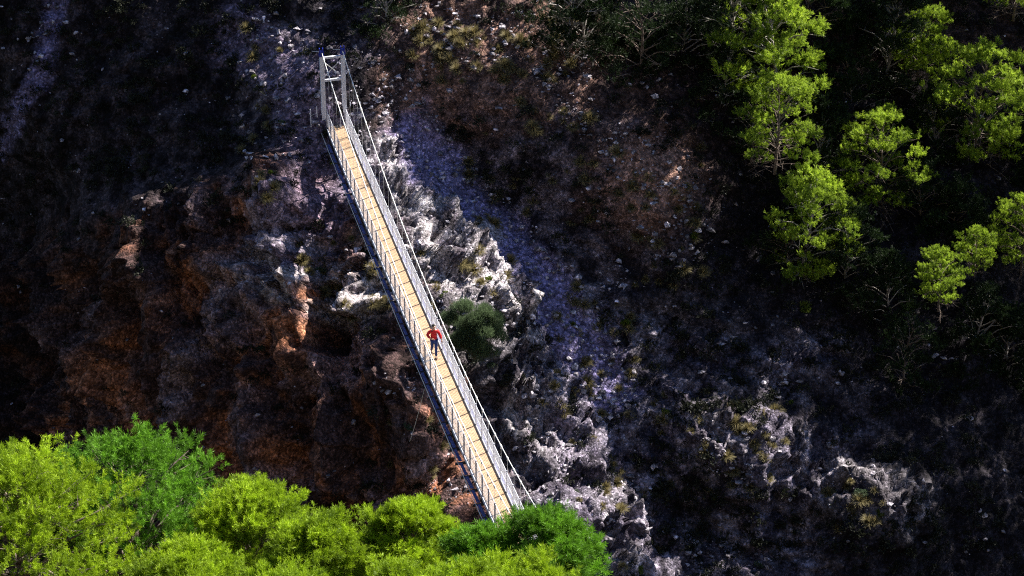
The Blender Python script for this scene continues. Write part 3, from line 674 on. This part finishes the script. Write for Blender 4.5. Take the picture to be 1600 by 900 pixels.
def add_sun_blockers():  # places foliage clumps along sun rays to shade all but the openings
    open_ = set(); S = Vector(SUN)
    litset = set()
    def keep(P, r=1):
        i, j = cell(P)
        for a in range(-r, r+1):
            for b in range(-r, r+1): open_.add((i+a, j+b))
    want = []
    for py in range(-30, 960, 7):
        for px in range(-30, 1660, 7):
            P, Nn = hit(px+random.uniform(-3, 3), py+random.uniform(-3, 3))
            if P is None: continue
            m = lit_at(px, py)
            if m < 1:
                keep(P, 1)
                if m < .85 and py < 460:
                    i, j = cell(P)
                    for a in (-1, 0, 1):
                        for b in (-1, 0, 1): litset.add((i+a, j+b))
            elif m > 1.25 and px > 230:
                if BVH.ray_cast(Vector(P)+S*.6, S)[0] is None: want.append(P)
    for k in range(0, 560, 4):
        for sd_ in (-.4, .2, .5, .9, 1.4):
            for h in (0, 1.0):
                if sd_ < 1.1 and sd_ > -.1 or k > 110: keep(np.array(bp(TFAR+k*.1, sd_, h)), 1 if k > 90 else 0)
    for h in np.arange(0, 5, .4):
        for sd_ in (0, 1.04): keep(np.array(bp(TFAR, sd_, h)), 0)
    for o in list(COL.objects):
        if o.name.startswith('pine_tree') and o.get('group') != 'shaded pines on the far slope':
            cr = [c for c in o.children if c.name.startswith('crown')]
            if not cr: continue
            me = cr[0].data; co = np.empty(len(me.vertices)*3, np.float32); me.vertices.foreach_get('co', co); co = co.reshape(-1, 3)
            co = co[rng.integers(0, len(co), 500)]; zt = np.quantile(co[:, 2], .25)
            bpy.context.view_layer.update(); Mx = np.array(o.matrix_world)
            zt2 = np.quantile(co[:, 2], .6)
            for c in co[co[:, 2] > zt]:
                W_ = Mx[:3, :3]@c+Mx[:3, 3]; keep(W_, 0)
                if c[2] > zt2: litset.add(cell(W_))
    for o in list(COL.objects):   # crowns thinned so that sun reaches the openings
        if o.name.startswith('pine_tree') and o['group'].endswith('on the far slope'):
            ch = [c for c in o.children if c.name.startswith('crown')][0]; me = ch.data; Mx = np.array(o.matrix_world)
            co = np.empty(len(me.vertices)*3, np.float32); me.vertices.foreach_get('co', co); co = co.reshape(-1, 4, 3)
            W = co[:, 0]@Mx[:3, :3].T+Mx[:3, 3]; a = np.floor(W@E1/CELL).astype(int); b = np.floor(W@E2/CELL).astype(int)
            kp = np.array([(i, j) not in litset for i, j in zip(a, b)]) | (rng.random(len(W)) < (.26 if o['group'].startswith('shaded') else 1.0))
            if kp.sum() < 50: continue
            tn = np.empty(len(me.vertices), np.float32); me.attributes['tone'].data.foreach_get('value', tn); tn = tn.reshape(-1, 4)[kp]
            V = co[kp].reshape(-1, 3); ch.data = mesh_np('crown', V, np.arange(len(V)).reshape(-1, 4), me.materials[0], False, {'tone': tn.ravel()})
    done = {}; clumps = []
    random.shuffle(want)
    for P in want:
        c = cell(P)
        if c in open_ or c in done: continue
        for _ in range(14):
            L = random.uniform(14, 62); Q = P+SUN*L; qx, qy = to_px(Q)
            if qy < -34 or qx > 1650 or qx < -60: break
        else: continue
        g = BVH.ray_cast(Vector(Q), Vector((0, 0, -1)))
        if g[0] is None and Q[2] < -41: continue
        clumps.append(Q); done[c] = 1
    print('wood clumps', len(clumps), 'want', len(want), 'open', len(open_))
    if not clumps: return
    Cc = np.array(clumps); n = 34
    rep = np.repeat(Cc, n, 0); u = rng.normal(size=(len(rep), 3)); u /= np.linalg.norm(u, axis=1)[:, None]
    V, Fq, T = tufts(rep+u*rng.random((len(rep), 1))**.4*.34, u, .26, 3, .05, rng.random(len(rep)), .6)
    me = mesh_np('added_shade_foliage', V, Fq, M_PINE_D, False, {'tone': T})
    o = link(bpy.data.objects.new('added_shade_foliage', me)); tag(o, 'unseen pine foliage clumps added above the slope to block the sun', 'sun blocker', None, 'stuff')
    m = MB(); used = []  # stems under the added clumps
    for q in clumps:
        if all(math.hypot(q[0]-a[0], q[1]-a[1]) > 2.6 for a in used):
            used.append(q); gz = -45
            g = BVH.ray_cast(Vector(q), Vector((0, 0, -1)))
            gz = g[0].z if g[0] is not None else q[2]-9
            gx, gy = to_px(np.array([q[0], q[1], gz]))
            if -40 < gx < 1640 and gy > -30: continue
            m.tube([(q[0], q[1], gz-.3), (q[0]+.1, q[1], (gz+q[2])/2), (q[0], q[1], q[2])], [.12, .09, .03], 6)
    m.build('branches', M_BARK, o)
add_sun_blockers()

# ------------------------------------------------------------------ plants and loose stones on the hillside
def grass_mesh(seed, n=150, L=.55):
    n = int(n*1.7)
    rg = np.random.default_rng(seed); a = rg.random(n)*2*PI; tilt = rg.random(n)**.7*1.15
    D = np.stack([np.cos(a)*np.sin(tilt), np.sin(a)*np.sin(tilt), np.cos(tilt)], 1); LL = L*(.6+.5*rg.random((n, 1)))
    b0 = np.stack([np.cos(a), np.sin(a), 0*a], 1)*.07*rg.random((n, 1)); S = np.cross(D, [0, 0, 1.])+1e-6; S /= np.linalg.norm(S, axis=1)[:, None]; w = .008
    m1 = b0+D*LL*.5; m2 = b0+D*LL*.95-np.array([0, 0, 1])*(LL*.32*np.sin(tilt)[:, None])
    V = np.stack([b0-S*w, b0+S*w, m1+S*w, m1-S*w, m2+S*w*.3, m2-S*w*.3], 1).reshape(-1, 3)
    i = np.arange(n)[:, None]*6; Fq = np.concatenate([i+np.array([0, 1, 2, 3]), i+np.array([3, 2, 4, 5])])
    return mesh_np('grass_tuft', V, Fq, M_GRASS, False, {'tone': np.repeat(rg.random(n)*.8+.1, 6)})
def shrub_mesh(seed, mat, R=.5, n=700, tsize=.09, width=.012, squash=.75):
    rg = np.random.default_rng(seed); nl = 9; ld = rg.normal(size=(nl, 3)); ld[:, 2] = np.abs(ld[:, 2]); ld /= np.linalg.norm(ld, axis=1)[:, None]
    wh = rg.integers(0, nl, n); u = rg.normal(size=(n, 3)); u /= np.linalg.norm(u, axis=1)[:, None]
    p = ld[wh]*R*.55+u*R*(.25+.25*rg.random(nl))[wh][:, None]*(.5+.5*rg.random((n, 1))); p[:, 2] *= squash; p[:, 2] = np.abs(p[:, 2])
    nn = u*.6+ld[wh]*.6+np.array([0, 0, .5]); nn /= np.linalg.norm(nn, axis=1)[:, None]
    V, Fq, T = tufts(p, nn, tsize, 3, width, np.clip(.2+.5*rg.random(n)+.3*(wh/nl-.4), 0, 1), .6, rg)
    return V, Fq, T, mesh_np('shrub', V, Fq, mat, False, {'tone': T})
GM = [grass_mesh(s, 160+30*s, .5+.06*s) for s in range(4)]
def on_ground(px, py):
    P, Nn = hit(px, py); return P
ZONES = [
 ((640,20,900,130), 60, 'straw coloured grass tuft on the sunlit earth slope at the top', 'grass tufts on the upper earth slope', 1.1),
 ((930,225,1100,330), 16, 'dry grass tuft on the bare reddish patch below the dark pines', 'grass tufts on the reddish patch', 1.0),
 ((990,340,1100,450), 14, 'dry grass tuft below the bare reddish patch', 'grass tufts below the reddish patch', 1.0),
 ((470,370,610,500), 24, 'dry grass tuft on pale rock left of the deck middle', 'grass tufts left of the deck', 1.0),
 ((655,380,800,480), 18, 'straw coloured grass tuft on white rock right of the deck middle', 'grass tufts right of the deck', 1.0),
 ((850,440,1000,620), 34, 'dry grass tuft along the grey scree band', 'grass tufts along the scree', 1.0),
 ((1070,630,1230,780), 36, 'dry grass tuft on the pale ledges at the lower right', 'grass tufts on the lower ledges', .95),
 ((1290,745,1400,830), 16, 'dry grass tuft on the sunlit knoll at the lower right', 'grass tufts on the knoll', .95),
 ((370,40,450,320), 16, 'grass tuft on the shaded slope left of the far tower', 'grass tufts left of the tower', .9),
 ((720,150,930,360), 36, 'grass tuft on the shaded slope between bridge and pines', 'grass tufts on the shaded slope', 1.05),
 ((820,600,1060,890), 34, 'dry grass tuft among the boulders at the bottom', 'grass tufts among the boulders', .9),
 ((600,600,700,790), 7, 'small grass tuft on the brown cliff below the deck', 'grass tufts on the brown cliff', .9),
]
for (x0, y0, x1, y1), n, lab, grp, sc in ZONES:
    for k in range(n):
        P = on_ground(random.uniform(x0, x1), random.uniform(y0, y1))
        if P is None: continue
        o = link(bpy.data.objects.new('grass_tuft', GM[k % 4])); s = sc*random.uniform(.42, 1.05)
        o.location = P-np.array([0, -.08, .05]); o.rotation_euler = (random.uniform(.1, .5), 0, random.uniform(-.5, .5)); o.scale = (s*1.1, s*1.1, s)
        tag(o, lab, 'grass tuft', grp)
_, _, _, SG = shrub_mesh(1, M_SHRUB); _, _, _, SN = shrub_mesh(2, M_SHRUBG)
SHR = [(405,545,.9,SG,'small pale grey green shrub alone on the brown rock face'),(640,665,.9,SG,'pale grey green shrub on the brown cliff left of the deck'),(1188,882,.9,SG,'pale grey green shrub at the bottom edge on the right'),
 (1345,770,1.3,SG,'wide grey green shrub topping the sunlit knoll'),(1300,785,.8,SN,'green shrub on the left side of the sunlit knoll'),(1375,800,.8,SN,'green shrub low on the right side of the sunlit knoll'),
 (868,705,.7,SG,'small grey shrub lodged in the pale boulders'),(905,770,.9,SG,'silvery shrub under the pale boulders'),(762,436,.8,SN,'yellow green shrub on white rock above the big broom bush'),(695,460,.8,SN,'yellow green shrub between the deck railing and the broom bush'),
 (1118,688,.9,SN,'yellow green shrub on the pale ledge'),(1040,645,1.0,SN,'brownish green shrub at the left of the pale ledges'),(1160,640,.9,SG,'grey green shrub above the pale ledges'),(1235,630,.8,SN,'small green shrub high on the dark right slope'),
 (1120,775,.7,SN,'green shrub hanging below the pale ledge'),(500,425,1.0,SG,'grey green shrub left of the middle of the deck'),(575,395,.8,SG,'grey green shrub touching the left edge of the deck'),(440,190,.8,SG,'dull green shrub left of the far tower foot'),
 (420,270,.7,SN,'dull green shrub down left of the far tower'),(1085,365,1.1,SN,'green shrub under the dead branches'),(655,560,.7,SG,'grey shrub on the cliff edge beside the walker'),(520,255,.7,SN,'small shrub just left of the deck start'),
 (745,665,.8,SN,'dark green shrub right of the deck in its lower half'),(765,570,.8,SG,'grey green shrub at the foot of the broom bush'),(1260,480,1.2,SN,'dim green shrub under the two-tiered pine'),(400,120,.8,SN,'green shrub in the lit strip left of the tower'),
 (895,505,.7,SN,'green shrub on the scree band'),(975,505,1.0,SN,'green shrub right of the scree band'),(1245,830,.6,SN,'small yellowish shrub left below the knoll'),(1000,890,.8,SN,'green shrub at the bottom edge among boulders')]
for i, (px, py, s, me, lab) in enumerate(SHR):
    P = on_ground(px, py); s *= .85; o = link(bpy.data.objects.new('shrub', me)); o.location = P-np.array([0, -.05, .1]); o.scale = (s, s, s*.9); o.rotation_euler = (.3, 0, i*1.3); tag(o, lab, 'shrub', 'small shrubs on the hillside')
# the big broom bush
P = on_ground(742, 545)+np.array([0, -1.0, .3])
b = empty('broom_bush', P); tag(b, 'big round dark green broom bush right of the deck beside the walker', 'bush')
V1 = []; F1 = []; T1 = []; nv = 0
for k in range(44):
    a = random.uniform(0, 2*PI); r = 1.45*math.sqrt(random.random()); c = np.array([r*math.cos(a), r*math.sin(a)*.6-.3, random.uniform(.2, 3.6)*(1-.25*r)])
    rg = np.random.default_rng(500+k); n = 420; u = rg.normal(size=(n, 3)); u[:, 2] = np.abs(u[:, 2])*.9-.2; u /= np.linalg.norm(u, axis=1)[:, None]
    nn = u*.5+np.array([c[0]*.35, c[1]*.3-.1, .8]); nn /= np.linalg.norm(nn, axis=1)[:, None]
    V, Fq, T = tufts(c+u*.42*rg.random((n, 1))**.4, nn, .27, 3, .006, np.clip(.3+.5*rg.random(n)+.2*math.sin(k), 0, 1), .3, rg)
    V1.append(V); F1.append(Fq+nv); nv += len(V); T1.append(T)
me = mesh_np('foliage', np.concatenate(V1), np.concatenate(F1), M_BROOM, False, {'tone': np.concatenate(T1)}); link(bpy.data.objects.new('foliage', me), b)
m = MB()
for k in range(12):
    a = k*2.4; m.tube([(0, 0, -.4), (.35*math.cos(a), .2*math.sin(a), .5), (.9*math.cos(a), .5*math.sin(a)-.2, 1.3)], [.05, .03, .012], 5)
m.build('stem', M_BARK, b)
# undergrowth nobody could count
def scatter(n, dens):
    out = []
    while len(out) < n:
        px = random.uniform(-20, 1620); py = random.uniform(-20, 920)
        if random.random() > dens(px, py): continue
        P, Nn = hit(px, py)
        if P is not None: out.append((P, Nn))
    return out
def sd1(px, py, pts):
    d, _ = seg_dist(np.array([float(px)]), np.array([float(py)]), pts); return d[0]
SCREE = [(600,170),(640,230),(700,300),(780,380),(850,450),(900,520),(940,600)]
def dens(px, py):
    n = perlin(np.array([[px/60., py/60., 3.3]]))[0]*.9+.45
    v = .75*n
    if px < 460 and py < 350: v = .9*n+.1
    if px > 1000: v = .9*n
    cl = 330 < py+.25*(px-300) and px < 640
    if cl: v *= .22
    if sd1(px, py, SCREE) < 48: v *= .05
    if lit_at(px, py) < 1: v *= .06
    return v
base = [shrub_mesh(20+s, M_PINE_D, .42, 60, .12, .02)[:3] for s in range(3)]
sc_ = scatter(2600, dens); VV = []; FF = []; TT = []; nv = 0
for i, (P, Nn) in enumerate(sc_):
    V, Fq, T = base[i % 3]; a = random.uniform(0, 6.28); s = random.uniform(.35, 1.5)**1.3; R_ = np.array([[math.cos(a), -math.sin(a), 0], [math.sin(a), math.cos(a), 0], [0, 0, 1]])
    VV.append(V@R_.T*s+P-np.array([0, -.05, .08])); FF.append(Fq+nv); nv += len(V); TT.append(np.clip(T*.6+random.random()*.5-.1, 0, 1))
M_UNDER = leaf_mat('undergrowth_leaves', (.006, .008, .006), (.045, .05, .028), .2)  # leaf colours lowered to deepen the shade of the slope
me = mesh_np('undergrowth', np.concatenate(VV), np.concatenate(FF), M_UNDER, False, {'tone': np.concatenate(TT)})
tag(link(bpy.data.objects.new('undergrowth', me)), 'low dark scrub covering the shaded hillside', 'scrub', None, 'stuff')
# loose stones
bm = bmesh.new(); bmesh.ops.create_icosphere(bm, subdivisions=1, radius=1); sv = np.array([v.co[:] for v in bm.verts]); sf = np.array([[v.index for v in f.verts] for f in bm.faces]); bm.free()
def dstone(px, py):
    v = .05
    if sd1(px, py, SCREE) < 60: v = .8
    if lit_at(px, py) < 1.2: v = max(v, .55)
    if 380 < px < 560 and 40 < py < 260: v = max(v, .35)
    if px < 640 and py+.25*(px-300) > 330: v *= .35
    if px > 1250: v *= .5
    return v
sc_ = scatter(4800, dstone); VV = []; FF = []; TT = []; nv = 0
for i, (P, Nn) in enumerate(sc_):
    s = .035+.16*random.random()**4; q = sv*(1+.35*rng.normal(size=(len(sv), 1)))*s*np.array([random.uniform(.7, 1.4), random.uniform(.7, 1.4), random.uniform(.4, .9)])
    VV.append(q+P+Nn*s*.3); FF.append(sf+nv); nv += len(q); TT.append(np.tile(np.array([.40, .37, .40])*random.uniform(.5, 1.6), (len(q), 1)))
me = mesh_np('loose_stones', np.concatenate(VV), np.concatenate(FF), M_ROCK, False, {'ground_colour': np.concatenate(TT)})
tag(link(bpy.data.objects.new('loose_stones', me)), 'loose pale stones scattered over the slope and scree', 'stones', None, 'stuff')

# ------------------------------------------------------------------ the walker
M_SKIN = simple('skin', (.50, .30, .21), .55, 0, .06, 20); M_RED = simple('red_jacket', (.55, .008, .014), .8, 0, .25, 14, .3); M_JEAN = simple('blue_jeans', (.012, .035, .16), .85, 0, .25, 14, .3)
M_HAIR = simple('dark_hair', (.02, .015, .012), .7, 0, .3, 30); M_SHOE = simple('brown_shoes', (.16, .09, .06), .7, 0, .2, 20); M_PALE = simple('pale_shirt_hem', (.65, .60, .58), .8)
pl = bp(22.35, .56, 0.0); person = empty('person', pl, PSI)   # local: x to the picture's right, -y forward (towards the near bank)
tag(person, 'person in a red jacket and blue jeans walking along the timber deck', 'person')
def skinned(name, J, edges, mat, parent, sub=2, root=0):
    me = bpy.data.meshes.new(name); me.from_pydata([j[:3] for j in J], edges, []); me.update(); me.materials.append(mat)
    o = link(bpy.data.objects.new(name, me), parent); o.modifiers.new('skin', 'SKIN')
    sv_ = me.skin_vertices[0].data if me.skin_vertices else None
    if sv_ is None:
        me.skin_vertices.new() if hasattr(me.skin_vertices, 'new') else None; sv_ = me.skin_vertices[0].data
    for k, j in enumerate(J):
        r = j[3]; sv_[k].radius = r if isinstance(r, tuple) else (r, r); sv_[k].use_root = (k == root)
    su = o.modifiers.new('sub', 'SUBSURF'); su.levels = sub; su.render_levels = sub; o.modifiers['skin'].use_smooth_shade = True
    return o
J = [(0,0,.95,(.15,.11)),(0,-.01,1.12,(.135,.10)),(0,-.02,1.32,(.145,.10)),(0,-.02,1.43,(.10,.07)),(0,-.03,1.50,.055),(0,-.05,1.56,.062),(0,-.055,1.64,(.082,.095)),(0,-.045,1.71,(.072,.085)),
 (-.17,-.01,1.41,.062),(-.31,.05,1.19,.045),(-.21,-.15,1.09,.032),(-.16,-.19,1.08,.024),
 (.17,-.01,1.41,.062),(.29,0,1.16,.045),(.35,-.06,.93,.032),(.36,-.08,.87,.024),
 (-.09,0,.88,.088),(-.08,.02,.50,.062),(-.07,.30,.16,.040),(-.07,.24,.06,.035),
 (.09,0,.88,.088),(.07,-.16,.50,.062),(.05,-.24,.09,.040),(.05,-.36,.045,.035)]
Ed = [(0,1),(1,2),(2,3),(3,4),(4,5),(5,6),(6,7),(3,8),(8,9),(9,10),(10,11),(3,12),(12,13),(13,14),(14,15),(0,16),(16,17),(17,18),(18,19),(0,20),(20,21),(21,22),(22,23)]
body = skinned('body', J, Ed, M_SKIN, person)
def sub_(ids, grow, extra=None):
    m_ = {k: n for n, k in enumerate(ids)}; JJ = []
    for k in ids:
        r = J[k][3]; r = (r, r) if not isinstance(r, tuple) else r; JJ.append((*J[k][:3], (r[0]+grow, r[1]+grow)))
    return JJ, [(m_[a], m_[b_]) for a, b_ in Ed if a in m_ and b_ in m_]
JJ, EE = sub_([0,1,2,3,8,9,10,12,13,14], .032); jk = skinned('jacket', JJ, EE, M_RED, person, 2, 1)
m = MB(); m.tube([(0,-.02,1.42),(0,-.04,1.50)], [.105,.078], 12, False); m.build('collar', M_RED, jk, True)
m = MB(); m.tube([(0,-.0,.885),(0,-.0,.915)], [.165,.172], 14); hm = m.build('shirt_hem', M_PALE, jk, True); hm.scale = (1,.8,1)
JJ, EE = sub_([0,16,17,18,20,21,22], .016); skinned('jeans', JJ, EE, M_JEAN, person, 2, 0)
def blob(name, c, r, mat, parent, cut=None):
    bm = bmesh.new(); bmesh.ops.create_icosphere(bm, subdivisions=3, radius=1)
    for v in list(bm.verts):
        if cut and cut(v.co): v.co *= .55
        v.co = Vector((v.co.x*r[0]+c[0], v.co.y*r[1]+c[1], v.co.z*r[2]+c[2]))
    me = bpy.data.meshes.new(name); bm.to_mesh(me); bm.free(); me.polygons.foreach_set('use_smooth', [True]*len(me.polygons)); me.materials.append(mat); return link(bpy.data.objects.new(name, me), parent)
blob('hair', (0,-.03,1.685), (.094,.108,.10), M_HAIR, person, lambda c: c.y < -.25 and c.z < .35 or c.z < -.6)
for sx in (-1, 1):
    blob('ear', (sx*.082,-.045,1.625), (.012,.02,.032), M_SKIN, person); blob('eye', (sx*.030,-.143,1.645), (.012,.008,.008), M_HAIR, person)
blob('nose', (0,-.150,1.618), (.013,.020,.024), M_SKIN, person); blob('mouth', (0,-.140,1.578), (.024,.008,.006), M_RED, person)
for c, yaw in (((-.07,.21,.055), -.5), ((.05,-.31,.045), 0)): blob('shoe', c, (.048,.135,.045), M_SHOE, person)
def hand(c, d, side, thumb):
    d = Vector(d).normalized(); t_ = Vector(thumb).normalized(); n_2 = d.cross(t_); c = Vector(c); m = MB()
    m.tube([c-d*.02, c+d*.03, c+d*.085], [.024, .038, .034], 8)
    for k, (o_, L) in enumerate(((.028,.068),(.010,.078),(-.010,.072),(-.028,.055))):
        a = c+d*.075+t_*o_; b_ = a+d*L*.5+n_2*.008*side; e = b_+d*L*.38+n_2*.028*side; m.tube([a-d*.015, b_, e], [.0095, .0088, .0068], 6)
    a = c+d*.015+t_*.03; m.tube([a, a+d*.03+t_*.03, a+d*.062+t_*.036+n_2*.01*side], [.012, .0105, .008], 6)
    m.build('hand', M_SKIN, person, True)
hand((-.155,-.20,1.08), (.8,-.25,-.1), 1, (0,-.3,1)); hand((.362,-.085,.865), (.1,-.2,-1), 1, (-.3,-1,.1))

# ------------------------------------------------------------------ light
w = bpy.data.worlds.new('World'); scn.world = w; w.use_nodes = True; nt = w.node_tree
sky = nt.nodes.new('ShaderNodeTexSky'); sky.sky_type = 'NISHITA'; sky.sun_disc = False
sky.sun_elevation = SUN_EL; sky.sun_rotation = math.atan2(SUN[0], SUN[1]); sky.altitude = 600; sky.dust_density = .5; sky.ozone_density = 4.5
nt.links.new(sky.outputs[0], nt.nodes['Background'].inputs[0]); nt.nodes['Background'].inputs[1].default_value = .05
sd = bpy.data.lights.new('sun', 'SUN'); sd.energy = 5; sd.angle = math.radians(.5); sd.color = (1, .95, .86)
so = bpy.data.objects.new('sun', sd); link(so); so.rotation_euler = Vector(SUN).to_track_quat('Z', 'Y').to_euler()
scn.view_settings.view_transform = 'Standard'; scn.view_settings.look = 'None'; scn.view_settings.gamma = 1; scn.view_settings.exposure = 1.7
scn.cycles.max_bounces = 5; scn.cycles.diffuse_bounces = 2; scn.cycles.transmission_bounces = 3
scn.cycles.use_denoising = False; scn.cycles.filter_width = 1.15
